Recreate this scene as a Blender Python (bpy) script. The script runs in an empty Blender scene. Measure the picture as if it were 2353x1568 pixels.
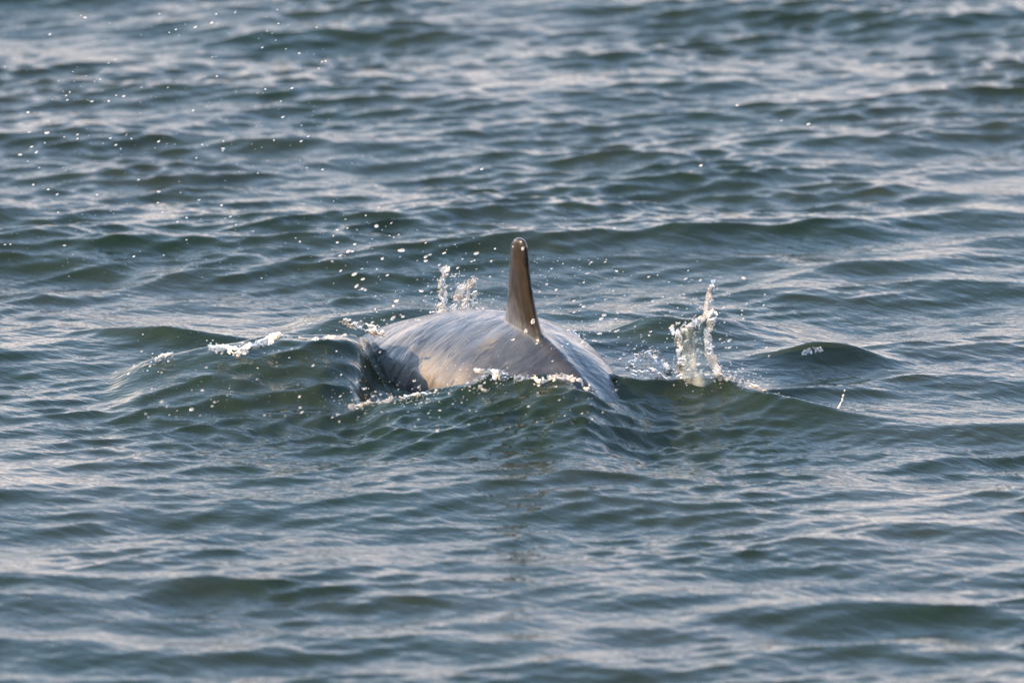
import bpy, bmesh, math, random
import numpy as np
from mathutils import Vector, Matrix, noise as mnoise

random.seed(7)
rng = np.random.default_rng(11)
S = bpy.context.scene
COL = S.collection

# ------------------------------------------------------------------ camera
ELEV = math.radians(13.0)
DIST = 40.0
WIDTH = 2.45                      # metres across the frame at the dolphin
CAM = Vector((0, -DIST * math.cos(ELEV), DIST * math.sin(ELEV)))
cd = bpy.data.cameras.new('camera')
cam = bpy.data.objects.new('camera', cd)
COL.objects.link(cam)
cam.location = CAM
cam.rotation_euler = (math.pi / 2 - ELEV, 0, 0)
cd.sensor_width = 36.0
cd.lens = 36.0 * DIST / WIDTH
cd.clip_start = 1.0
cd.clip_end = 20000.0
cd.dof.use_dof = True
cd.dof.focus_distance = DIST - 0.45
cd.dof.aperture_fstop = 3.4
S.camera = cam

# ------------------------------------------------------------------ light
SUN_EL, SUN_ROT = math.radians(16.0), math.radians(-108.0)   # rotation from +Y towards +X
w = bpy.data.worlds.new('World')
S.world = w
w.use_nodes = True
nt = w.node_tree
bg = nt.nodes['Background']
sky = nt.nodes.new('ShaderNodeTexSky')
sky.sky_type = 'NISHITA'
sky.sun_disc = False
sky.sun_elevation = SUN_EL
sky.sun_rotation = SUN_ROT
sky.air_density = 1.0
sky.dust_density = 2.0
sky.ozone_density = 3.0
# thin rose-grey evening haze and veil cloud, thickest low over the horizon all round
tcw = nt.nodes.new('ShaderNodeTexCoord')
sepw = nt.nodes.new('ShaderNodeSeparateXYZ'); nt.links.new(tcw.outputs['Generated'], sepw.inputs[0])
nzw = nt.nodes.new('ShaderNodeTexNoise'); nzw.inputs['Scale'].default_value = 3.2; nzw.inputs['Detail'].default_value = 4
mpw = nt.nodes.new('ShaderNodeMapping'); mpw.inputs['Scale'].default_value = (1, 1, 4.5)
nt.links.new(tcw.outputs['Generated'], mpw.inputs['Vector']); nt.links.new(mpw.outputs[0], nzw.inputs['Vector'])
addw = nt.nodes.new('ShaderNodeMath'); addw.operation = 'MULTIPLY_ADD'; addw.inputs[1].default_value = 0.34
nt.links.new(nzw.outputs['Fac'], addw.inputs[0]); nt.links.new(sepw.outputs['Z'], addw.inputs[2])
rw = nt.nodes.new('ShaderNodeValToRGB')
rw.color_ramp.interpolation = 'EASE'
rw.color_ramp.elements[0].position = 0.20; rw.color_ramp.elements[0].color = (0.95, 0.95, 0.95, 1)
rw.color_ramp.elements[1].position = 0.70; rw.color_ramp.elements[1].color = (0.58, 0.58, 0.58, 1)
nt.links.new(addw.outputs[0], rw.inputs['Fac'])
mxw = nt.nodes.new('ShaderNodeMix'); mxw.data_type = 'RGBA'
nt.links.new(rw.outputs[0], mxw.inputs[0]); nt.links.new(sky.outputs[0], mxw.inputs[6])
vw = nt.nodes.new('ShaderNodeValToRGB')        # the veil is rosy low down and blue-grey higher up
vw.color_ramp.elements[0].position = 0.27; vw.color_ramp.elements[0].color = (1.13, 0.965, 0.905, 1)
vw.color_ramp.elements[1].position = 0.46; vw.color_ramp.elements[1].color = (0.34, 0.51, 0.74, 1)
nt.links.new(addw.outputs[0], vw.inputs['Fac'])
sw = nt.nodes.new('ShaderNodeVectorMath'); sw.operation = 'SCALE'; sw.inputs['Scale'].default_value = 3.9
nt.links.new(vw.outputs[0], sw.inputs[0]); nt.links.new(sw.outputs[0], mxw.inputs[7])
nt.links.new(mxw.outputs[2], bg.inputs[0])
bg.inputs[1].default_value = 0.15
sd = bpy.data.lights.new('sun', 'SUN')
sd.energy = 3.5
sd.angle = math.radians(0.53)
sd.color = (1.0, 0.67, 0.37)
sun = bpy.data.objects.new('sun', sd)
COL.objects.link(sun)
to_sun = Vector((math.sin(SUN_ROT) * math.cos(SUN_EL), math.cos(SUN_ROT) * math.cos(SUN_EL), math.sin(SUN_EL)))
sun.rotation_euler = to_sun.to_track_quat('Z', 'Y').to_euler()
sun.location = to_sun * 50
S.view_settings.view_transform = 'Standard'
S.view_settings.look = 'None'
S.view_settings.exposure = 1.9
S.view_settings.gamma = 1.0
S.view_settings.use_curve_mapping = False
S.cycles.use_denoising = True
S.cycles.max_bounces = 8

# ------------------------------------------------------------------ helpers
PXM = 2352.0 / WIDTH              # photo pixels (2352 wide) per metre at the dolphin
RIGHT = Vector((1, 0, 0))
UP = Vector((0, math.sin(ELEV), math.cos(ELEV)))
FWD = Vector((0, math.cos(ELEV), -math.sin(ELEV)))


def at_z(px, py, z):
    d = FWD * DIST + RIGHT * ((px - 1176) / PXM) + UP * ((784 - py) / PXM)
    t = (z - CAM.z) / d.z
    return CAM + d * t


def at_y(px, py, y):
    d = FWD * DIST + RIGHT * ((px - 1176) / PXM) + UP * ((784 - py) / PXM)
    t = (y - CAM.y) / d.y
    return CAM + d * t


def tag(o, label=None, cat=None, group=None, kind=None):
    for k, v in (('label', label), ('category', cat), ('group', group), ('kind', kind)):
        if v:
            o[k] = v
    return o


def mesh_np(name, verts, tris=None, quads=None, smooth=True):
    me = bpy.data.meshes.new(name)
    verts = np.asarray(verts, dtype=np.float32)
    loops, totals = [], []
    if tris is not None and len(tris):
        tris = np.asarray(tris, dtype=np.int32)
        loops.append(tris.ravel()); totals.append(np.full(len(tris), 3, np.int32))
    if quads is not None and len(quads):
        quads = np.asarray(quads, dtype=np.int32)
        loops.append(quads.ravel()); totals.append(np.full(len(quads), 4, np.int32))
    loops = np.concatenate(loops); totals = np.concatenate(totals)
    starts = np.concatenate(([0], np.cumsum(totals)[:-1])).astype(np.int32)
    me.vertices.add(len(verts)); me.vertices.foreach_set('co', verts.ravel())
    me.loops.add(len(loops)); me.loops.foreach_set('vertex_index', loops)
    me.polygons.add(len(totals)); me.polygons.foreach_set('loop_start', starts)
    me.polygons.foreach_set('loop_total', totals)
    if smooth:
        me.polygons.foreach_set('use_smooth', np.ones(len(totals), bool))
    me.update(calc_edges=True)
    me.validate()
    return me


def link(name, me, mat, parent=None):
    o = bpy.data.objects.new(name, me)
    if mat:
        me.materials.append(mat)
    COL.objects.link(o)
    if parent:
        o.parent = parent
    return o


_bm = bmesh.new(); bmesh.ops.create_icosphere(_bm, subdivisions=2, radius=1.0)
ICO_V = np.array([v.co[:] for v in _bm.verts]); ICO_F = np.array([[v.index for v in f.verts] for f in _bm.faces]); _bm.free()
_bm = bmesh.new(); bmesh.ops.create_icosphere(_bm, subdivisions=1, radius=1.0)
ICO1_V = np.array([v.co[:] for v in _bm.verts]); ICO1_F = np.array([[v.index for v in f.verts] for f in _bm.faces]); _bm.free()


class MB:
    """collects beads, threads and sheets of water into one mesh"""
    def __init__(self):
        self.v, self.t, self.n = [], [], 0

    def add(self, v, t):
        v = np.asarray(v, float); t = np.asarray(t, int)
        self.v.append(v); self.t.append(t + self.n); self.n += len(v)

    def bead(self, p, r, stretch=1.0, axis=None, rough=0.15, low=False):
        V, F = (ICO1_V, ICO1_F) if low else (ICO_V, ICO_F)
        q = V * (1 + rough * rng.normal(size=(len(V), 1)) * 0.25)
        q = q * r
        ax = Vector(axis) if axis is not None else Vector(rng.normal(size=3))
        ax.normalize()
        a = np.array(ax[:])
        d = q @ a
        q = q + np.outer(d * (stretch - 1), a)
        self.add(q + np.array(p[:]), F)

    def thread(self, pts, radii, sides=7, rough=0.12):
        pts = [Vector(p) for p in pts]
        n = len(pts)
        V = []
        for i, p in enumerate(pts):
            tdir = (pts[min(i + 1, n - 1)] - pts[max(i - 1, 0)]).normalized()
            a = tdir.orthogonal().normalized() if abs(tdir.y) > .9 else tdir.cross(Vector((0, 1, 0))).normalized()
            b = tdir.cross(a)
            for k in range(sides):
                th = 2 * math.pi * k / sides
                r = radii[i] * (1 + rough * random.gauss(0, 1))
                V.append((p + a * (math.cos(th) * r) + b * (math.sin(th) * r))[:])
        T = []
        for i in range(n - 1):
            for k in range(sides):
                k2 = (k + 1) % sides
                p0, p1, p2, p3 = i * sides + k, i * sides + k2, (i + 1) * sides + k2, (i + 1) * sides + k
                T += [(p0, p1, p2), (p0, p2, p3)]
        V.append(pts[0][:]); V.append(pts[-1][:])
        for k in range(sides):
            k2 = (k + 1) % sides
            T += [(n * sides, k2, k), (n * sides + 1, (n - 1) * sides + k, (n - 1) * sides + k2)]
        self.add(V, T)

    def beaded(self, a, b, r0, r1, wob=0.006, n=14, sag=0.0):
        """a ligament: a thread that swells into beads"""
        a, b = Vector(a), Vector(b)
        pts, rad = [], []
        ph = random.random() * 6
        for i in range(n):
            t = i / (n - 1)
            p = a.lerp(b, t) + Vector((random.gauss(0, wob), random.gauss(0, wob), random.gauss(0, wob) - sag * math.sin(math.pi * t)))
            pts.append(p)
            r = (r0 + (r1 - r0) * t) * (0.75 + 0.45 * math.sin(t * 19 + ph) + 0.2 * random.random())
            rad.append(max(r, 0.0007))
        rad[0] *= .8; rad[-1] *= .5
        self.thread(pts, rad)

    def sheet(self, left, right, thick, nu=14, nv=26, bulge=0.02, ragged=0.0):
        """a curved film of water between two polylines, with real thickness"""
        L = [Vector(p) for p in left]; R = [Vector(p) for p in right]

        def along(P, t):
            f = t * (len(P) - 1); i = min(int(f), len(P) - 2)
            return P[i].lerp(P[i + 1], f - i)
        F, B = [], []
        seed = Vector((random.random() * 50, random.random() * 50, 0))
        for j in range(nv):
            t = j / (nv - 1)
            for i in range(nu):
                s = i / (nu - 1)
                tt = t * (1 - ragged * abs(mnoise.noise(seed + Vector((s * 5, 0, 0)))) * 1.5)
                p = along(L, tt).lerp(along(R, tt), s)
                nz = mnoise.noise(seed + Vector((s * 3, t * 4, 0))) + .5 * mnoise.noise(seed + Vector((s * 9, t * 9, 3)))
                p = p + Vector((0, -bulge * math.sin(math.pi * s) + 0.008 * nz, 0.004 * nz))
                th = thick * (1 + 0.9 * nz) * (1.6 if i in (0, nu - 1) else 1)
                th = max(th, 0.0006)
                edge = 0.15 if i in (0, nu - 1) or j == nv - 1 else 1
                F.append((p + Vector((0, -th * edge, 0)))[:]); B.append((p + Vector((0, th * edge, 0)))[:])
        N = nu * nv
        T = []
        for j in range(nv - 1):
            for i in range(nu - 1):
                a, b, c, d = j * nu + i, j * nu + i + 1, (j + 1) * nu + i + 1, (j + 1) * nu + i
                T += [(a, b, c), (a, c, d), (N + a, N + c, N + b), (N + a, N + d, N + c)]
        for j in range(nv - 1):
            for i in (0, nu - 1):
                a, d = j * nu + i, (j + 1) * nu + i
                T += [(a, d, N + d), (a, N + d, N + a)] if i == 0 else [(a, N + d, d), (a, N + a, N + d)]
        for i in range(nu - 1):
            for j in (0, nv - 1):
                a, b = j * nu + i, j * nu + i + 1
                T += [(a, N + b, b), (a, N + a, N + b)] if j == 0 else [(a, b, N + b), (a, N + b, N + a)]
        self.add(F + B, T)

    def lace(self, px_line, width, y, thick=.003, thr=.5, cell=1.5, flow=3.0, lean=0.0):
        """a torn web of white water along a line of photo points: rounded threads and blobs of real thickness"""
        P = [Vector((a, b, 0)) for a, b in px_line]
        L = [0.0]
        for a, b in zip(P[:-1], P[1:]):
            L.append(L[-1] + (b - a).length)
        ns, nt_ = int(L[-1] / cell) + 2, int(2 * width / cell) + 2
        sx = np.linspace(0, L[-1], ns); tx = np.linspace(-1, 1, nt_)
        cx = np.interp(sx, L, [p.x for p in P]); cy = np.interp(sx, L, [p.y for p in P])
        dx, dy = np.gradient(cx), np.gradient(cy); ln = np.hypot(dx, dy); nx, ny = -dy / ln, dx / ln
        Sg, Tg = np.meshgrid(sx, tx, indexing='ij')
        sd = int(rng.integers(1e6))
        f = lambda a, b, k, j: vnoise(a + 7000, b + 7000, k, sd + j)
        wob = f(Sg, Tg * width, 16, 0) - .5
        A, B = Sg + wob * 14, Tg * width + (f(Sg, Tg * width, 11, 1) - .5) * 14
        n = 1 - np.abs(2 * f(A / flow, B, 5, 2) - 1)
        n = .55 * n + .30 * f(A, B, 8, 3) + .25 * f(A, B, 2.6, 4)
        endf = np.minimum(1, np.minimum(sx, L[-1] - sx) / (width + 1))[:, None] ** .5
        d = n - thr - .045 - .45 * (np.abs(Tg) ** 2.2) - .3 * (1 - endf)
        th = .8 * thick * np.sqrt(np.clip(d, 0, None) / .3)
        PX = cx[:, None] + nx[:, None] * Tg * width; PY = cy[:, None] + ny[:, None] * Tg * width
        dep = y + (f(Sg, Tg * width, 22, 5) - .5) * .03 + lean * Tg
        keep = th > 0
        k = keep[:-1, :-1] | keep[1:, :-1] | keep[:-1, 1:] | keep[1:, 1:]
        if not k.any():
            return
        dd = FWD.y * DIST + UP.y * (784 - PY) / PXM
        t = (dep - CAM.y) / dd
        X = CAM.x + (PX - 1176) / PXM * t
        Zz = CAM.z + (FWD.z * DIST + UP.z * (784 - PY) / PXM) * t
        C = np.stack([X, dep, Zz], -1)
        off = np.stack([0 * th, th, 0 * th], -1)
        V = np.concatenate([(C - off).reshape(-1, 3), (C + off).reshape(-1, 3)])
        N = ns * nt_
        idx = np.arange(N).reshape(ns, nt_)
        a, b, c, e = idx[:-1, :-1][k], idx[1:, :-1][k], idx[1:, 1:][k], idx[:-1, 1:][k]
        T = np.concatenate([np.stack([a, b, c], 1), np.stack([a, c, e], 1), np.stack([N + a, N + c, N + b], 1), np.stack([N + a, N + e, N + c], 1)])
        used, inv = np.unique(T, return_inverse=True)
        self.add(V[used], inv.reshape(T.shape))

    def mesh(self, name):
        return mesh_np(name, np.concatenate(self.v), tris=np.concatenate(self.t))

    def build(self, name, mat, parent=None):
        return link(name, self.mesh(name), mat, parent)


def new_mat(name):
    m = bpy.data.materials.new(name)
    m.use_nodes = True
    return m, m.node_tree.nodes, m.node_tree.links, m.node_tree.nodes['Principled BSDF']


# ------------------------------------------------------------------ materials
def water_material():
    m, N, L, P = new_mat('sea_water')
    tc = N.new('ShaderNodeTexCoord')
    n0 = N.new('ShaderNodeTexNoise'); n0.inputs['Scale'].default_value = 1.3; n0.inputs['Detail'].default_value = 3
    L.new(tc.outputs['Object'], n0.inputs['Vector'])
    cr = N.new('ShaderNodeValToRGB')
    cr.color_ramp.elements[0].position = 0.35; cr.color_ramp.elements[0].color = (0.007, 0.017, 0.006, 1)
    cr.color_ramp.elements[1].position = 0.7; cr.color_ramp.elements[1].color = (0.018, 0.023, 0.012, 1)
    L.new(n0.outputs['Fac'], cr.inputs['Fac'])
    L.new(cr.outputs[0], P.inputs['Base Color'])
    P.inputs['IOR'].default_value = 1.333
    P.inputs['Roughness'].default_value = 0.04
    mp = N.new('ShaderNodeMapping'); mp.inputs['Scale'].default_value = (1.0, 1.0, 1.0); mp.inputs['Rotation'].default_value = (0, 0, 0.5)
    L.new(tc.outputs['Object'], mp.inputs['Vector'])
    mp2 = N.new('ShaderNodeMapping'); mp2.inputs['Scale'].default_value = (0.7, 1.5, 1.0)
    L.new(mp.outputs[0], mp2.inputs['Vector'])
    n1 = N.new('ShaderNodeTexNoise'); n1.inputs['Scale'].default_value = 22; n1.inputs['Detail'].default_value = 3; n1.inputs['Distortion'].default_value = 0.6
    L.new(mp2.outputs[0], n1.inputs['Vector'])
    b = N.new('ShaderNodeBump'); b.inputs['Strength'].default_value = 0.38; b.inputs['Distance'].default_value = 0.012
    L.new(n1.outputs['Fac'], b.inputs['Height'])
    L.new(b.outputs[0], P.inputs['Normal'])
    return m


def splash_material(name, white, trans, rough):
    m, N, L, P = new_mat(name)
    P.inputs['Base Color'].default_value = (*white, 1)
    P.inputs['IOR'].default_value = 1.333
    P.inputs['Roughness'].default_value = rough
    P.inputs['Transmission Weight'].default_value = trans
    return m


def skin_material():
    m, N, L, P = new_mat('wet_dolphin_skin')
    at = N.new('ShaderNodeAttribute'); at.attribute_name = 'skin_flow'     # x along, y around, z fin height
    sep = N.new('ShaderNodeSeparateXYZ'); L.new(at.outputs['Vector'], sep.inputs[0])
    mp = N.new('ShaderNodeMapping'); mp.inputs['Scale'].default_value = (16, 2.2, 0.0); mp.inputs['Rotation'].default_value = (0, 0, 0.30)
    L.new(at.outputs['Vector'], mp.inputs['Vector'])
    n1 = N.new('ShaderNodeTexNoise'); n1.inputs['Scale'].default_value = 1.0; n1.inputs['Detail'].default_value = 5; n1.inputs['Roughness'].default_value = 0.6; n1.inputs['Distortion'].default_value = 0.5
    L.new(mp.outputs[0], n1.inputs['Vector'])
    tc = N.new('ShaderNodeTexCoord')
    n2 = N.new('ShaderNodeTexNoise'); n2.inputs['Scale'].default_value = 7; n2.inputs['Detail'].default_value = 5
    L.new(tc.outputs['Object'], n2.inputs['Vector'])
    mx = N.new('ShaderNodeMix'); mx.data_type = 'FLOAT'; mx.inputs[0].default_value = 0.45
    L.new(n1.outputs['Fac'], mx.inputs[2]); L.new(n2.outputs['Fac'], mx.inputs[3])
    cr = N.new('ShaderNodeValToRGB')
    e = cr.color_ramp.elements
    e[0].position = 0.40; e[0].color = (0.024, 0.029, 0.039, 1)
    e[1].position = 0.62; e[1].color = (0.072, 0.077, 0.085, 1)
    L.new(mx.outputs[0], cr.inputs['Fac'])
    # the fin is browner and darker than the back
    nf = N.new('ShaderNodeTexNoise'); nf.inputs['Scale'].default_value = 26; nf.inputs['Detail'].default_value = 5; nf.inputs['Roughness'].default_value = .65
    mpf = N.new('ShaderNodeMapping'); mpf.inputs['Scale'].default_value = (1, 1, .45); L.new(tc.outputs['Object'], mpf.inputs['Vector']); L.new(mpf.outputs[0], nf.inputs['Vector'])
    finc = N.new('ShaderNodeValToRGB')
    finc.color_ramp.elements[0].position = .38; finc.color_ramp.elements[0].color = (0.011, 0.009, 0.006, 1)
    finc.color_ramp.elements[1].position = .66; finc.color_ramp.elements[1].color = (0.030, 0.025, 0.021, 1)
    L.new(nf.outputs['Fac'], finc.inputs['Fac'])
    mr = N.new('ShaderNodeMapRange'); mr.inputs['From Min'].default_value = 0.012; mr.inputs['From Max'].default_value = 0.034
    L.new(sep.outputs['Z'], mr.inputs['Value'])
    mf = N.new('ShaderNodeMix'); mf.data_type = 'RGBA'
    L.new(mr.outputs[0], mf.inputs[0]); L.new(cr.outputs[0], mf.inputs[6]); L.new(finc.outputs[0], mf.inputs[7])
    # shade along the dorsal ridge behind the fin, painted in as a dark stripe
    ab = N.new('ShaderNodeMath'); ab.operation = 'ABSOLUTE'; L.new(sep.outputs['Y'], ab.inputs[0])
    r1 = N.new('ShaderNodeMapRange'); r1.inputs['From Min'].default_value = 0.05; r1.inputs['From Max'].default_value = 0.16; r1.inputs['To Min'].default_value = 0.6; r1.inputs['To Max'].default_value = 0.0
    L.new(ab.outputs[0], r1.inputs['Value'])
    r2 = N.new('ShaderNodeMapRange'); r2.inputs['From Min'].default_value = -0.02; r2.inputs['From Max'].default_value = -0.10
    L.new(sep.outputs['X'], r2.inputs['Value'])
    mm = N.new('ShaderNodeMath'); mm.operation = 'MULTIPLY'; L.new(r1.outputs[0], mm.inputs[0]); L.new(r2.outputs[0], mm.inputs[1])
    r4 = N.new('ShaderNodeMapRange'); r4.inputs['From Min'].default_value = 1.05; r4.inputs['From Max'].default_value = 1.45; r4.inputs['To Max'].default_value = .85
    L.new(ab.outputs[0], r4.inputs['Value'])
    m4 = N.new('ShaderNodeMix'); m4.data_type = 'RGBA'; m4.inputs[7].default_value = (0.050, 0.030, 0.017, 1)
    L.new(r4.outputs[0], m4.inputs[0]); L.new(mf.outputs[2], m4.inputs[6])
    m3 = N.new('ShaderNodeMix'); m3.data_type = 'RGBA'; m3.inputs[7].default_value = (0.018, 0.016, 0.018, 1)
    L.new(mm.outputs[0], m3.inputs[0]); bz = N.new('ShaderNodeAttribute'); bz.attribute_name = 'painted_light'
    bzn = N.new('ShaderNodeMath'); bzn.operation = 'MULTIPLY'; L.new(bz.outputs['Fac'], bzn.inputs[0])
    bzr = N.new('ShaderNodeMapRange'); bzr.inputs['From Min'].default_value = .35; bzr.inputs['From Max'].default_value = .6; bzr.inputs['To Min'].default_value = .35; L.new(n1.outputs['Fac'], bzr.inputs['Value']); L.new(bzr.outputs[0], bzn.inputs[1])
    m5 = N.new('ShaderNodeMix'); m5.data_type = 'RGBA'; m5.inputs[7].default_value = (0.165, 0.150, 0.130, 1)  # warm sunlit patches of the back, painted into the skin colour
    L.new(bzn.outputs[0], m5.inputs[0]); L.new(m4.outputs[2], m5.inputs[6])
    # fine rake marks and creases
    mps = N.new('ShaderNodeMapping'); mps.inputs['Scale'].default_value = (42, 3.0, 0.0); mps.inputs['Rotation'].default_value = (0, 0, .36); L.new(at.outputs['Vector'], mps.inputs['Vector'])
    ns_ = N.new('ShaderNodeTexNoise'); ns_.inputs['Scale'].default_value = 1.0; ns_.inputs['Detail'].default_value = 2; ns_.inputs['Distortion'].default_value = .3; L.new(mps.outputs[0], ns_.inputs['Vector'])
    rs = N.new('ShaderNodeMapRange'); rs.inputs['From Min'].default_value = .33; rs.inputs['From Max'].default_value = .42; rs.inputs['To Min'].default_value = .75; rs.inputs['To Max'].default_value = 0.0; L.new(ns_.outputs['Fac'], rs.inputs['Value'])
    m6 = N.new('ShaderNodeMix'); m6.data_type = 'RGBA'; m6.inputs[7].default_value = (0.022, 0.022, 0.027, 1)
    L.new(rs.outputs[0], m6.inputs[0]); L.new(m5.outputs[2], m6.inputs[6])
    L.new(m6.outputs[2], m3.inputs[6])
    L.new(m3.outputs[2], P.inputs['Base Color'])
    P.inputs['Roughness'].default_value = 0.32
    P.inputs['Coat Weight'].default_value = 0.62
    P.inputs['Specular IOR Level'].default_value = 0.3
    P.inputs['Coat Roughness'].default_value = 0.06
    P.inputs['Coat IOR'].default_value = 1.34
    b = N.new('ShaderNodeBump'); b.inputs['Strength'].default_value = 0.8; b.inputs['Distance'].default_value = 0.010
    inv = N.new('ShaderNodeMapRange'); inv.inputs['From Min'].default_value = 0.0; inv.inputs['From Max'].default_value = 0.05; inv.inputs['To Min'].default_value = 0.8; inv.inputs['To Max'].default_value = 0.2
    L.new(sep.outputs['Z'], inv.inputs['Value']); L.new(inv.outputs[0], b.inputs['Strength'])
    mp3 = N.new('ShaderNodeMapping'); mp3.inputs['Scale'].default_value = (5.0, 1.1, 0.0); mp3.inputs['Rotation'].default_value = (0, 0, 0.42)
    L.new(at.outputs['Vector'], mp3.inputs['Vector'])
    n3 = N.new('ShaderNodeTexNoise'); n3.inputs['Scale'].default_value = 1.0; n3.inputs['Detail'].default_value = 2; n3.inputs['Distortion'].default_value = .8
    L.new(mp3.outputs[0], n3.inputs['Vector'])
    hs = N.new('ShaderNodeMath'); hs.operation = 'MULTIPLY_ADD'; hs.inputs[1].default_value = 2.2
    L.new(n3.outputs['Fac'], hs.inputs[0]); L.new(n1.outputs['Fac'], hs.inputs[2])
    L.new(hs.outputs[0], b.inputs['Height'])
    L.new(b.outputs[0], P.inputs['Normal']); L.new(b.outputs[0], P.inputs['Coat Normal'])
    return m


M_WATER = water_material()
M_DROP = splash_material('droplet_water', (0.97, 0.95, 0.92), 0.80, 0.04)
M_SPLASH = splash_material('splash_water', (0.95, 0.93, 0.91), 0.55, 0.10)
def film_material():
    m, N, L, P = new_mat('clear_water_film')
    P.inputs['Base Color'].default_value = (0.55, 0.58, 0.58, 1); P.inputs['IOR'].default_value = 1.333; P.inputs['Roughness'].default_value = 0.05
    T = N.new('ShaderNodeBsdfTransparent'); T.inputs[0].default_value = (0.93, 0.96, 0.95, 1)
    tc = N.new('ShaderNodeTexCoord'); n = N.new('ShaderNodeTexNoise'); n.inputs['Scale'].default_value = 38; n.inputs['Detail'].default_value = 3; n.inputs['Distortion'].default_value = 1.0
    mp = N.new('ShaderNodeMapping'); mp.inputs['Scale'].default_value = (1, 1, .35); L.new(tc.outputs['Object'], mp.inputs['Vector']); L.new(mp.outputs[0], n.inputs['Vector'])
    r = N.new('ShaderNodeMapRange'); r.inputs['From Min'].default_value = 0.48; r.inputs['From Max'].default_value = 0.72; r.inputs['To Min'].default_value = 0.05; r.inputs['To Max'].default_value = 0.25
    L.new(n.outputs['Fac'], r.inputs['Value'])
    mx = N.new('ShaderNodeMixShader'); L.new(r.outputs[0], mx.inputs[0]); L.new(T.outputs[0], mx.inputs[1]); L.new(P.outputs[0], mx.inputs[2])
    L.new(mx.outputs[0], N['Material Output'].inputs['Surface'])
    return m


M_SHEET = film_material()
M_FOAM = splash_material('white_water', (0.93, 0.91, 0.89), 0.86, 0.04)
M_SKIN = skin_material()

# ------------------------------------------------------------------ the sea
def graded(lo, hi, step, far, grow=1.16):
    a = list(np.arange(lo, hi + step / 2, step))
    s, p = step, a[-1]
    while p < far:
        s *= grow; p += s; a.append(p)
    s, p = step, a[0]
    pre = []
    while p > -far:
        s *= grow; p -= s; pre.append(p)
    return np.array(pre[::-1] + a)


def vnoise(X, Y, scale, seed):
    """smooth value noise on arrays"""
    r = np.random.default_rng(seed)
    T = r.random((64, 64))
    x, y = X / scale, Y / scale
    xi, yi = np.floor(x).astype(int), np.floor(y).astype(int)
    fx, fy = x - xi, y - yi
    fx, fy = fx * fx * (3 - 2 * fx), fy * fy * (3 - 2 * fy)
    g = lambda i, j: T[i % 64, j % 64]
    return (g(xi, yi) * (1 - fx) + g(xi + 1, yi) * fx) * (1 - fy) + (g(xi, yi + 1) * (1 - fx) + g(xi + 1, yi + 1) * fx) * fy


# crests raised by the dolphin and the larger wavelets: photo points (px, py) with crest height z, then the
# length of the face towards the viewer and of the back slope
def crest(points, face, back, power=1.6, sharp=1.0):
    P = [(at_z(px, py, z), z) for px, py, z in points]
    xs = [p.x for p, _ in P]; ys = [p.y for p, _ in P]; hs = [z for _, z in P]
    return xs, ys, hs, face, back, power


CRESTS = [
    crest([(250, 880, .0), (330, 838, .05), (400, 818, .07), (480, 800, .09), (640, 774, .115), (750, 768, .122), (808, 773, .110), (838, 780, .09), (864, 798, .04), (900, 828, .0)], .30, .10, 2.0),
    crest([(1230, 780, .0), (1330, 800, .07), (1400, 864, .076), (1480, 886, .052), (1560, 880, .048), (1660, 876, .056), (1760, 901, .052), (1850, 921, .042), (1950, 941, .03), (2100, 962, .012), (2300, 980, .0)], .08, .05, 1.2),
    crest([(800, 945, .0), (900, 918, .05), (980, 900, .06), (1060, 888, .075), (1120, 866, .09), (1180, 866, .09), (1290, 872, .095), (1350, 905, .08), (1420, 935, .04), (1500, 960, .0)], .34, .05, 1.25),
    crest([(1700, 830, .0), (1800, 815, .022), (1870, 802, .038), (1960, 813, .028), (2060, 835, .012), (2150, 850, .0)], .055, .04, 1.2),
    crest([(200, 775, .0), (300, 770, .022), (400, 768, .036), (520, 783, .026), (640, 800, .0)], .055, .04, 1.2),
    crest([(640, 740, .0), (760, 720, .04), (900, 712, .05), (1040, 725, .03), (1150, 745, 0)], .16, .08, 1.5),
    crest([(1400, 750, .0), (1500, 735, .04), (1640, 722, .05), (1800, 730, .03), (1950, 745, 0)], .16, .08, 1.5),
]


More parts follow.
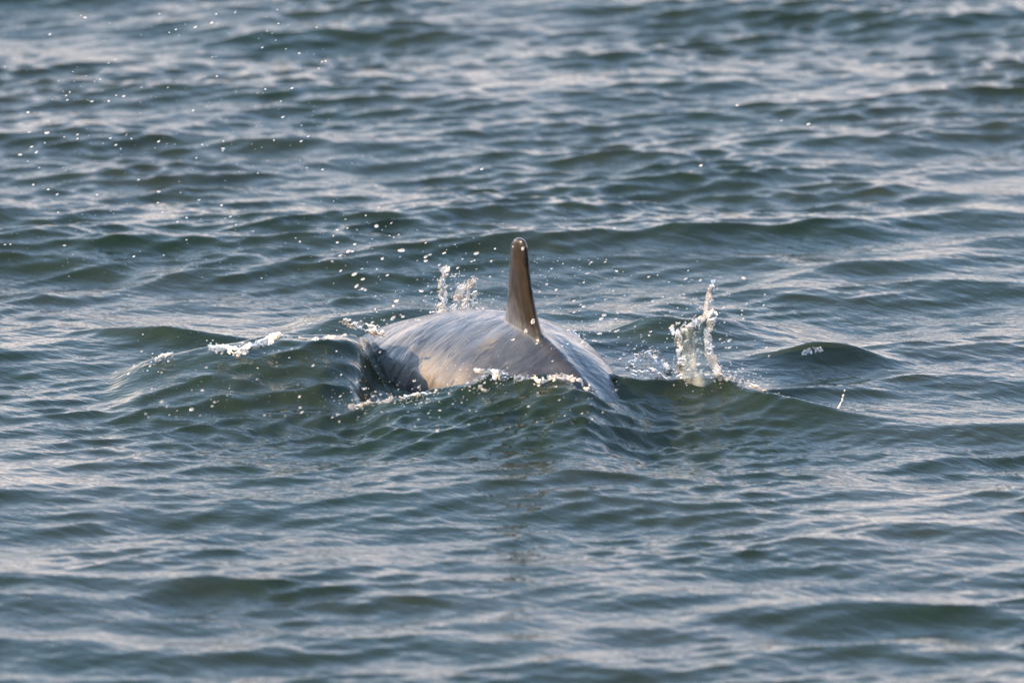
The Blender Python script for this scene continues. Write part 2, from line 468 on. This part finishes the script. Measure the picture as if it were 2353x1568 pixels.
def sea():
    xs = graded(-1.5, 1.5, 0.006, 6000.0)
    ys = graded(-4.3, 4.7, 0.0085, 6000.0)
    X, Y = np.meshgrid(xs, ys)
    gx = np.gradient(xs); gy = np.gradient(ys)
    SP = np.maximum(gx[None, :], gy[:, None])
    Z = np.zeros_like(X); DX = np.zeros_like(X); DY = np.zeros_like(X)
    near = np.exp(-(((X - 0.0) / 0.9) ** 2 + ((Y + 0.75) / 0.55) ** 2))
    churn = np.exp(-(((X - 0.15) / 0.85) ** 2 + ((Y + 0.98) / 0.28) ** 2))
    smooth_l = np.exp(-(((X + 0.55) / 0.42) ** 2 + ((Y + 0.12) / 0.30) ** 2))
    gust = 0.40 + 1.2 * vnoise(X, Y, 0.9, 5)
    gust2 = 2.1 * np.clip(0.9 * vnoise(X, Y, 0.42, 6) + .6 * vnoise(X, Y, 1.3, 8) - .25, .03, 2)
    n = 260
    lam = np.exp(rng.uniform(math.log(0.05), math.log(1.7), n))
    for i in range(n):
        l = lam[i]
        k = 2 * math.pi / l
        th = math.radians(-78) + rng.normal() * (0.28 if l > 0.4 else 0.31) + (math.radians(random.choice((-46, 40))) if (l < 0.8 and rng.random() < .16) else 0)
        kx, ky = k * math.cos(th), k * math.sin(th)
        slope = 0.0105 if l > 0.45 else (0.0142 if l > 0.16 else 0.0160)
        a = slope / k
        ph = kx * X + ky * Y + rng.uniform(0, 6.283)
        fade = np.clip((l / SP - 3.0) / 3.0, 0, 1)
        if l < 0.16:
            m = gust2 * (1 + 0.5 * near) * (1 - 0.75 * smooth_l)
        elif l < 0.45:
            m = gust * (1 - 0.6 * smooth_l)
        else:
            m = 1.0
        s, c = np.sin(ph), np.cos(ph)
        am = a * fade * m
        Z += am * s
        ch = 1.0 * am * c
        DX += ch * math.cos(th); DY += ch * math.sin(th)
    # fine churned ripples in front of the body
    for i in range(46):
        l = math.exp(rng.uniform(math.log(0.028), math.log(0.10))); k = 2 * math.pi / l
        th = math.radians(-58) + rng.normal() * 0.42
        ph = k * math.cos(th) * X + k * math.sin(th) * Y + rng.uniform(0, 6.283)
        Z += np.clip((l / SP - 2.5) / 2, 0, 1) * 0.040 / k * churn * (.5 + gust2) * np.sin(ph)
    calm = 1 - 0.45 * np.exp(-((X / 0.75) ** 2 + ((Y + 0.35) / 0.55) ** 2))
    Z *= calm
    for cx, cy, chh, face, back, pw in CRESTS:
        yc = np.interp(xs, cx, cy); hh = np.interp(xs, cx, chh, left=0, right=0)
        # smooth the interpolated crest line
        ker = np.zeros(21); ker[6:15] = np.hanning(11)[1:-1]; ker /= ker.sum()
        ok = (xs > -1.45) & (xs < 1.45)
        yc2, hh2 = yc.copy(), hh.copy()
        yc2[ok] = np.convolve(np.pad(yc[ok], 10, mode='edge'), ker, 'valid'); hh2[ok] = np.convolve(np.pad(hh[ok], 10, mode='edge'), ker, 'valid')
        wob = 0.025 * (vnoise(X, Y * 0, 0.11, 21) - .5)
        D = Y - (yc2[None, :] + wob)
        prof = np.where(D < 0, np.exp(-(np.abs(D) / face) ** pw), np.exp(-(np.abs(D) / back) ** 2))
        Z += hh2[None, :] * prof
    # the hollow the body leaves at its near left flank
    hp = at_z(935, 885, 0.0)
    Z -= 0.022 * np.exp(-(((X - hp.x) / 0.055) ** 2 + ((Y - hp.y - 0.06) / 0.14) ** 2))
    V = np.stack([X + DX, Y + DY, Z], -1).reshape(-1, 3)
    ny, nx = X.shape
    idx = np.arange(ny * nx).reshape(ny, nx)
    Q = np.stack([idx[:-1, :-1], idx[:-1, 1:], idx[1:, 1:], idx[1:, :-1]], -1).reshape(-1, 4)
    me = mesh_np('sea', V, quads=Q)
    o = link('sea', me, M_WATER)
    tag(o, 'choppy grey green sea around the dolphin', kind='structure')
    return o


sea()
random.seed(21)
rng = np.random.default_rng(31)

# ------------------------------------------------------------------ the dolphin
HEAD = math.radians(22)           # heading: away from the viewer, turned left
FIN = at_z(1206, 752, 0.155)      # middle of the fin's foot
BODY_U = [-1.32, -1.15, -0.95, -0.75, -0.55, -0.35, -0.15, 0.1, 0.35, 0.6, 0.8, 0.95, 1.05, 1.10, 1.16, 1.22, 1.27]
BODY_W = [.020, .028, .050, .088, .128, .165, .208, .248, .262, .245, .205, .150, .100, .062, .050, .042, .018]
BODY_H = [.035, .055, .080, .112, .145, .175, .205, .228, .232, .215, .185, .145, .098, .056, .040, .030, .014]


def spine_z(u):
    return -0.222 - (0.92 if u < 0 else 0.35) * u * u / (1 + 0.5 * abs(u))


def spine_x(u):                   # the tail stock bends to the dolphin's right
    return 0.55 * u * u / (1 + 0.8 * abs(u)) if u < 0 else -0.26 * u * u


def body_r(u):
    return np.interp(u, BODY_U, BODY_W), np.interp(u, BODY_U, BODY_H)


def dolphin():
    bm = bmesh.new()
    # body rings
    us = np.linspace(-1.32, 1.27, 90)
    sm = lambda tab: np.convolve(np.pad(np.interp(us, BODY_U, tab), 3, mode='edge'), np.hanning(9)[1:-1] / np.hanning(9)[1:-1].sum(), 'valid')
    Wd, Hd = sm(BODY_W), sm(BODY_H)
    NR = 48
    rings = []
    for i, u in enumerate(us):
        ring = []
        for k in range(NR):
            a = 2 * math.pi * k / NR
            sx, cz = math.sin(a), math.cos(a)
            # dorsal keel behind the fin
            keel = 0.024 * math.exp(-(min(a, 2 * math.pi - a) / 0.13) ** 2) * (1 if u < -0.05 else math.exp(-((u + .05) / .06) ** 2))
            ring.append(bm.verts.new((spine_x(u) + sx * Wd[i], u, spine_z(u) + cz * Hd[i] + keel)))
        rings.append(ring)
    for i in range(len(us) - 1):
        for k in range(NR):
            bm.faces.new((rings[i][k], rings[i][(k + 1) % NR], rings[i + 1][(k + 1) % NR], rings[i + 1][k]))
    bm.faces.new(rings[0][::-1]); bm.faces.new(rings[-1])

    def foil(stations, closed_tip=True):
        """stations: (centre of leading edge, centre of trailing edge, half thickness, thickness axis)"""
        rr = []
        n = 20
        for le, te, th, ax in stations:
            le, te, ax = Vector(le), Vector(te), Vector(ax)
            ring = []
            for k in range(n):
                a = 2 * math.pi * k / n
                s = 0.5 - 0.5 * math.cos(a)
                t = th * (math.sin(a)) * (1.15 - 0.55 * s)
                ring.append(bm.verts.new(le.lerp(te, s) + ax * t))
            rr.append(ring)
        for i in range(len(rr) - 1):
            for k in range(n):
                bm.faces.new((rr[i][k], rr[i][(k + 1) % n], rr[i + 1][(k + 1) % n], rr[i + 1][k]))
        bm.faces.new(rr[0][::-1]); bm.faces.new(rr[-1])

    # dorsal fin (y forward): leading edge sweeps back, trailing edge is hollow
    zt = 0.0
    st = []
    for h, yl, yt, th in ((-.06, .20, -.14, .040), (-.02, .140, -.125, .034), (.01, .115, -.115, .030), (.04, .085, -.108, .0265), (.08, .052, -.108, .0235),
                          (.12, .02, -.115, .021), (.16, -.02, -.122, .019), (.185, -.045, -.132, .0195), (.205, -.062, -.138, .018), (.217, -.082, -.138, .0145), (.225, -.100, -.132, .008)):
        st.append(((-0.17 * h + .10 * yl, yl, h * 1.10), (spine_x(yt) * .8 - 0.17 * h + .10 * yt, yt, h * 1.10), th, (1, 0, 0)))
    foil(st)
    # flippers and flukes, under water
    for s in (-1, 1):
        st = []
        for d, yl, yt, th in ((.0, .66, .52, .03), (.10, .62, .48, .024), (.2, .54, .43, .018), (.3, .44, .37, .012), (.34, .38, .35, .006)):
            st.append(((s * (.16 + d), yl, -.42 - d * .6), (s * (.16 + d), yt, -.42 - d * .6), th, (0, 0, 1)))
        foil(st)
        st = []
        zf = spine_z(-1.25)
        for d, yl, yt, th in ((.0, -1.16, -1.36, .03), (.08, -1.2, -1.40, .024), (.16, -1.28, -1.44, .016), (.24, -1.37, -1.48, .010), (.29, -1.46, -1.5, .005)):
            st.append(((s * d + spine_x(-1.25), yl, zf), (s * d + spine_x(-1.25), yt, zf), th, (0, 0, 1)))
        foil(st)
    bmesh.ops.recalc_face_normals(bm, faces=bm.faces)
    raw = bpy.data.meshes.new('raw'); bm.to_mesh(raw); bm.free()
    tmp = bpy.data.objects.new('raw', raw); COL.objects.link(tmp)
    r = tmp.modifiers.new('r', 'REMESH'); r.mode = 'VOXEL'; r.voxel_size = 0.0065
    s_ = tmp.modifiers.new('s', 'SMOOTH'); s_.factor = 0.5; s_.iterations = 6
    dg = bpy.context.evaluated_depsgraph_get()
    me = bpy.data.meshes.new_from_object(tmp.evaluated_get(dg))
    bpy.data.objects.remove(tmp)
    me.name = 'dolphin'
    n = len(me.vertices)
    co = np.empty(n * 3, np.float32); me.vertices.foreach_get('co', co); co = co.reshape(-1, 3)
    sz = np.array([spine_z(float(u)) for u in co[:, 1]])
    _, hr = body_r(co[:, 1])
    ang = np.arctan2(co[:, 0] - np.array([spine_x(float(u)) for u in co[:, 1]]), co[:, 2] - sz)
    finh = np.clip(co[:, 2] - (sz + hr) - 0.012, 0, 1) * (np.abs(co[:, 0]) < .06) * (np.abs(co[:, 1]) < .3)
    fl = np.stack([co[:, 1], ang, finh], -1).astype(np.float32)
    A = me.attributes.new('skin_flow', 'FLOAT_VECTOR', 'POINT')
    A.data.foreach_set('vector', fl.ravel())
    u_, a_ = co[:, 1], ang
    painted_light = np.exp(-((a_ + 1.02 + .25 * (u_ - .1)) / .17) ** 2) * np.exp(-((u_ - .12) / .30) ** 2)  # mask for painted sunlight on the shoulder, fin-root highlight and lit right side
    painted_light += .75 * np.exp(-((u_ - .03 - .22 * (a_ + .3)) / .035) ** 2) * np.exp(-((a_ + .38) / .24) ** 2)
    painted_light += .5 * np.exp(-((a_ - .62) / .25) ** 2) * (u_ < .1)
    B = me.attributes.new('painted_light', 'FLOAT', 'POINT')
    B.data.foreach_set('value', np.clip(painted_light, 0, 1).astype(np.float32))
    me.polygons.foreach_set('use_smooth', np.ones(len(me.polygons), bool))
    me.materials.clear()
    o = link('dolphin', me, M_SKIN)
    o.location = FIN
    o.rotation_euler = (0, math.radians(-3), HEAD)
    tag(o, 'grey dolphin rolling at the surface with its tall brownish fin upright', 'dolphin')
    return o


dolphin()


# ------------------------------------------------------------------ splashes
def wy(px, py, z):
    return at_z(px, py, z).y


def cluster(mb, px, py, y, n, sx, sy, r0, r1, low=True, stretch=2.2):
    for _ in range(n):
        p = at_y(px + random.gauss(0, sx), py + random.gauss(0, sy), y + random.gauss(0, .012))
        mb.bead(p, .85 * (r0 + (r1 - r0) * random.random() ** 2.2), random.uniform(1.0, stretch), (1, random.gauss(0, .3), random.gauss(.45, .3)), low=low)


def along_px(mb, pts, y, per, r0, r1, jit=4, stretch=2.4):
    """beads strung along a line of photo points"""
    for (a, b), (c, d) in zip(pts[:-1], pts[1:]):
        n = max(1, int(math.hypot(c - a, d - b) / per))
        for i in range(n):
            t = (i + random.random()) / n
            p = at_y(a + (c - a) * t + random.gauss(0, jit), b + (d - b) * t + random.gauss(0, jit), y + random.gauss(0, .01))
            mb.bead(p, .85 * (r0 + (r1 - r0) * random.random() ** 2.2), random.uniform(1.0, stretch), (1, random.gauss(0, .3), random.gauss(.45, .3)), low=True)


def mist(mb, px, py, y, n, sx, sy):
    for _ in range(n):
        p = at_y(px + random.gauss(0, sx), py + random.gauss(0, sy), y + random.gauss(0, .03))
        mb.bead(p, random.uniform(.0006, .0014) + .0012 * random.random() ** 6, random.uniform(1.2, 2.4), (1, random.gauss(0, .3), random.gauss(.5, .25)), low=True)


def splash_thing(mb, mat, label):
    me = mb.mesh('white_water')
    c = sum((Vector(q) for q in [v.co[:] for v in me.vertices]), Vector()) / len(me.vertices)
    r = bpy.data.objects.new('splash', None); COL.objects.link(r); r.location = c
    tag(r, label, 'splash', 'splashes thrown up around the dolphin')
    o = link('white_water', me, mat, r)
    o.matrix_parent_inverse = Matrix.Translation(-c)
    o['kind'] = 'stuff'
    return r


# tall sheet of water right of the dolphin
y = wy(1600, 876, .05)
root = bpy.data.objects.new('splash', None); COL.objects.link(root); root.location = at_z(1600, 876, .05)
tag(root, 'tall clear splash sheet with a beaded upright arm, right of the dolphin', 'splash', 'splashes thrown up around the dolphin')


def child_of(o, r):
    o.parent = r
    o.matrix_parent_inverse = Matrix.Translation(-r.location)
    return o


mb = MB()
mb.sheet([at_y(*p, y) for p in ((1556, 878), (1566, 835), (1566, 800), (1556, 765), (1556, 750))],
         [at_y(*p, y) for p in ((1662, 878), (1640, 840), (1628, 805), (1622, 770), (1634, 716))], .0022, nu=18, nv=30, bulge=.035, ragged=.12)
child_of(mb.build('water_sheet', M_SHEET), root)
mb = MB()
mb.beaded(at_y(1616, 740, y), at_y(1640, 645, y), .0028, .0014, .004, 18)
mb.beaded(at_y(1562, 752, y), at_y(1640, 712, y), .0018, .0026, .003, 16)
mb.lace([(1556, 874), (1566, 830), (1558, 780), (1545, 742)], 13, y - .02, .003, .50)
mb.lace([(1660, 874), (1640, 840), (1626, 800), (1624, 765), (1640, 712)], 13, y - .02, .003, .50)
mb.lace([(1556, 765), (1590, 748), (1640, 712)], 8, y - .015, .0028, .42)
mb.lace([(1590, 860), (1605, 810), (1600, 760)], 16, y - .012, .002, .66)
mb.lace([(1640, 858), (1690, 876), (1760, 903)], 13, y - .03, .003, .52, lean=.01)
mb.lace([(1618, 740), (1624, 690), (1640, 640)], 6, y, .003, .40)
child_of(mb.build('water_arm', M_FOAM), root)
mb = MB()
mist(mb, 1600, 790, y - .04, 200, 46, 70)
mist(mb, 1680, 872, y - .04, 90, 42, 16)
along_px(mb, [(1542, 742), (1560, 780), (1566, 830)], y - .03, 7, .0018, .0045)
along_px(mb, [(1634, 725), (1622, 770), (1632, 810), (1650, 845), (1690, 870)], y - .03, 8, .0016, .004)
along_px(mb, [(1590, 850), (1640, 862), (1700, 880), (1750, 900)], y - .02, 5, .0018, .0045, jit=8)
child_of(mb.build('water_bead', M_FOAM), root)['kind'] = 'stuff'

# jets behind the fin on the left
y = wy(1050, 735, .05) 
root = bpy.data.objects.new('splash', None); COL.objects.link(root); root.location = at_z(1050, 735, .05)
tag(root, 'cluster of upright beaded water jets behind the back, just left of the dorsal fin', 'splash', 'splashes thrown up around the dolphin')
for pts, r in (([(1004, 738), (1018, 690), (1014, 640), (1028, 606)], .0055), ([(1040, 735), (1050, 690), (1066, 650)], .0040),
               ([(1062, 722), (1072, 690), (1080, 655), (1092, 640)], .0080), ([(1085, 700), (1092, 664)], .0060)):
    mb = MB()
    for a, b in zip(pts[:-1], pts[1:]):
        mb.beaded(at_y(*a, y), at_y(*b, y), r * .45, r * .35, .004, 10)
    mb.lace(pts, 13, y - .015, .0035, .52)
    along_px(mb, pts, y - .02, 16, .001, .0035, jit=8)
    child_of(mb.build('water_jet', M_FOAM), root)
mb = MB()
mb.lace([(985, 740), (1015, 730), (1060, 728), (1120, 716)], 17, y - .02, .005, .50)
mist(mb, 1045, 690, y - .03, 170, 42, 42)
cluster(mb, 1015, 722, y - .02, 8, 18, 9, .001, .004)
child_of(mb.build('foam_base', M_FOAM), root)['kind'] = 'stuff'

# string of drops thrown off the left shoulder
y = wy(840, 755, .12)
mb = MB()
mb.lace([(788, 734), (830, 750), (888, 768)], 13, y - .01, .004, .45)
along_px(mb, [(796, 736), (830, 750), (885, 764)], y - .015, 9, .0012, .0045, jit=7)
along_px(mb, [(850, 758), (905, 730)], y - .015, 7, .002, .004, jit=3)
splash_thing(mb, M_FOAM, 'rope of white drops thrown left from the dolphin\'s shoulder')

# curl of white water on the crest at the left
y = wy(560, 800, .10)
mb = MB()
mb.lace([(540, 812), (575, 796), (648, 768)], 12, y - .03, .005, .43)
mb.lace([(478, 800), (515, 798), (556, 808)], 13, y - .04, .005, .45)
mb.lace([(640, 772), (720, 778), (800, 770)], 6, y - .02, .002, .62)
splash_thing(mb, M_SPLASH, 'small curl of foam breaking on the wave crest left of the dolphin')

y = wy(362, 826, .06)
mb = MB()
mb.lace([(350, 834), (372, 820), (400, 815)], 10, y - .02, .003, .56)
mist(mb, 345, 850, y - .03, 40, 26, 20)
splash_thing(mb, M_SPLASH, 'golden blob of water at the far left end of the crest')

# lip of water running up the back in front
y = wy(1150, 866, .09) - .02
mb = MB()
mb.lace([(1062, 915), (1098, 882), (1120, 862), (1175, 858)], 17, y, .0035, .51)
mb.lace([(1088, 850), (1130, 858)], 7, y, .003, .42)
mb.lace([(1060, 925), (1100, 905), (1130, 898)], 15, y - .03, .003, .56)
mist(mb, 1100, 885, y - .04, 110, 45, 26)
cluster(mb, 1095, 898, y - .03, 16, 26, 14, .001, .0035)
splash_thing(mb, M_FOAM, 'broken white splash on the lip of water in front of the dolphin\'s back')
mb = MB()
y = wy(1250, 872, .09) - .02
mb.lace([(1180, 870), (1240, 876), (1300, 868), (1345, 882)], 14, y, .0035, .53)
mb.lace([(1335, 884), (1375, 912), (1392, 945)], 16, y - .03, .002, .66)
cluster(mb, 1240, 874, y - .01, 10, 34, 7, .001, .004)
splash_thing(mb, M_SPLASH, 'golden fold of water washing over the back below the dorsal ridge')

y = wy(900, 915, .06) - .06
mb = MB()
mb.lace([(795, 935), (850, 926), (905, 918), (960, 908), (1010, 898)], 9, y, .003, .60)
mist(mb, 900, 918, y - .02, 110, 70, 12)
splash_thing(mb, M_FOAM, 'scattered golden flecks along the waterline below the dolphin\'s dark left flank')

# flecks on the right flank
y = wy(1325, 785, .07)
mb = MB()
mb.lace([(1285, 763), (1320, 772), (1342, 802)], 12, y - .03, .0035, .50)
mist(mb, 1335, 785, y - .04, 60, 26, 28)
cluster(mb, 1335, 785, y - .03, 9, 12, 12, .001, .0045)
splash_thing(mb, M_FOAM, 'flecks of white water along the right edge of the dolphin\'s back')

y = wy(1490, 850, .05)
mb = MB()
mb.lace([(1436, 848), (1462, 826), (1495, 806), (1520, 835), (1545, 866)], 15, y - .02, .0035, .50)
mb.lace([(1445, 862), (1490, 852), (1535, 868)], 15, y - .03, .0035, .52)
mist(mb, 1490, 825, y - .03, 90, 40, 28)
cluster(mb, 1480, 830, y - .02, 12, 30, 22, .001, .004)
splash_thing(mb, M_FOAM, 'low white splash between the dolphin and the tall clear splash')

y = wy(1865, 804, .045)
mb = MB()
mb.lace([(1838, 812), (1865, 804), (1895, 802)], 8, y - .02, .003, .55)
splash_thing(mb, M_FOAM, 'golden glint of foam on a small wavelet at the far right')

y = wy(1932, 930, .03)
mb = MB()
mb.beaded(at_y(1924, 942, y), at_y(1938, 908, y), .0032, .0011, .001, 10)
mb.bead(at_y(1937, 908, y), .0022, 1.7, (0.5, 0, 1))
mb.bead(at_y(1940, 896, y), .0014, 1.7, (0.5, 0, 1))
splash_thing(mb, M_SPLASH, 'single thin spike of water on the right end of the crest')

# ------------------------------------------------------------------ drops in the air
def zrange(py):
    """a height that keeps a drop seen at this photo row close to the dolphin's distance"""
    lo = max(.02, (784 - py) / PXM / .974 - .05)
    return lo + random.uniform(.08, .22)


REG = [  # x0 x1 y0 y1 count, radius range in mm, label, group
    (5, 760, 15, 330, 210, 1.0, 2.4, 'tiny bright drop high over the sea at upper left', 'drops of spray at upper left'),
    (5, 880, 330, 640, 220, 1.0, 2.6, 'tiny bright drop in the air over the sea left of the fin', 'drops of spray left of the fin'),
    (760, 1165, 500, 740, 150, 1.4, 3.8, 'bright drop of spray flying close beside the fin on its left', 'drops of spray beside the fin on the left'),
    (1220, 1420, 590, 800, 130, 1.3, 3.4, 'bright drop of spray flying close beside the fin on its right', 'drops of spray beside the fin on the right'),
    (1380, 1780, 620, 880, 110, 1.2, 3.4, 'bright drop of spray flying around the tall clear splash', 'drops of spray around the tall splash'),
    (300, 880, 720, 960, 210, 0.9, 2.4, 'golden drop of spray flying low over the wave left of the dolphin', 'drops of spray over the left wave'),
    (890, 1390, 770, 900, 60, 1.0, 2.4, 'tiny drop of spray in front of the dolphin\'s back', 'drops of spray in front of the back'),
    (760, 1420, 870, 980, 130, 1.0, 2.6, 'golden drop of spray over the churned water before the dolphin', 'drops of spray over the churned water'),
]
drops = []
for x0, x1, y0, y1, n, r0, r1, lab, grp in REG:
    k = 0
    while k < n:
        px, py = random.uniform(x0, x1), random.uniform(y0, y1)
        if x0 == 760 and y0 == 500 and random.random() > (py - 430) / 310:
            continue
        if y0 == 720 and py < 800 - (px - 360) * .06:
            if random.random() < .6:
                continue
        r = (.62 * r0 + (r1 - .62 * r0) * random.random() ** 4.5) / 1150
        drops.append((px, py, at_z(px, py, zrange(py)), r, lab, grp)); k += 1
for px, py, r in ((1412, 524, 2), (1610, 380, 2.4), (1693, 242, 2), (1857, 285, 2.2), (1795, 277, 1.4), (1575, 640, 2), (1107, 388, 2.4), (1500, 690, 2.5), (1708, 638, 2.6)):
    drops.append((px, py, at_z(px, py, zrange(py)), r / 1000, 'lone bright drop flying out over the sea to the right', 'lone drops of spray on the right'))
for px, py, r, lab in ((108, 305, 3.0, 'bright drop nearest the left edge of the upper spray'),
                       (250, 232, 2.6, 'bright larger drop high at upper left of the spray field'),
                       (365, 440, 2.6, 'bright larger drop left of the fin, halfway to the left edge'),
                       (865, 519, 4.0, 'biggest bright drop in the air left of the fin tip'),
                       (922, 575, 3.8, 'second big bright drop left of the fin, just below the biggest one'),
                       (800, 577, 3.0, 'big drop at the left end of the drops beside the fin'),
                       (440, 940, 3.4, 'big golden drop low in front of the left wave'),
                       (1005, 988, 3.0, 'big pale drop over the water below the dolphin')):
    drops.append((px, py, at_z(px, py, zrange(py)), r / 1000, lab, 'big drops of spray'))
drops.sort(key=lambda d: -d[3])
mb = MB(); mb.bead((0, 0, 0), 1.0, 1.0, (1, 0, 0), rough=.10)
DROP_ME = [mb.mesh('water_drop')]
for _ in range(4):
    mb = MB(); mb.bead((0, 0, 0), 1.0, 1.0, (1, 0, 0), rough=.14); DROP_ME.append(mb.mesh('water_drop'))
for me in DROP_ME:
    me.materials.append(M_DROP)
spray = MB()
for i, (px, py, p, r, lab, grp) in enumerate(drops):
    ax = Vector((1, random.gauss(0, .3), random.gauss(.42, .2))).normalized()
    st = random.uniform(1.3, 2.6)
    if i < 290:
        o = bpy.data.objects.new('water_drop', DROP_ME[i % 5]); COL.objects.link(o)
        o.location = p; o.rotation_euler = ax.to_track_quat('X', 'Z').to_euler(); o.scale = (r * st, r, r)
        tag(o, lab, 'drop', grp)
    else:
        spray.bead(p, r, st, ax, low=True)
tag(spray.build('spray', M_DROP), 'fine spray of countless tiny drops around the dolphin', 'spray', kind='stuff')
# drops clinging to the fin
for px, py, r, lab in ((1201, 571, 4.5, 'large golden drop on the right edge of the fin near its tip'), (1224, 738, 6, 'large golden drop at the foot of the fin on its right edge'),
                       (1208, 760, 5, 'white drop lying at the foot of the fin in the middle'), (1178, 566, 2.2, 'small golden drop on the left face of the fin near its tip')):
    o = bpy.data.objects.new('water_drop', DROP_ME[0]); COL.objects.link(o)
    o.location = at_y(px, py, FIN.y - .16); o.scale = (r / 1300, r / 1000, r / 850); o.rotation_euler = (0, .3, 0)
    tag(o, lab, 'drop', 'drops clinging to the fin')
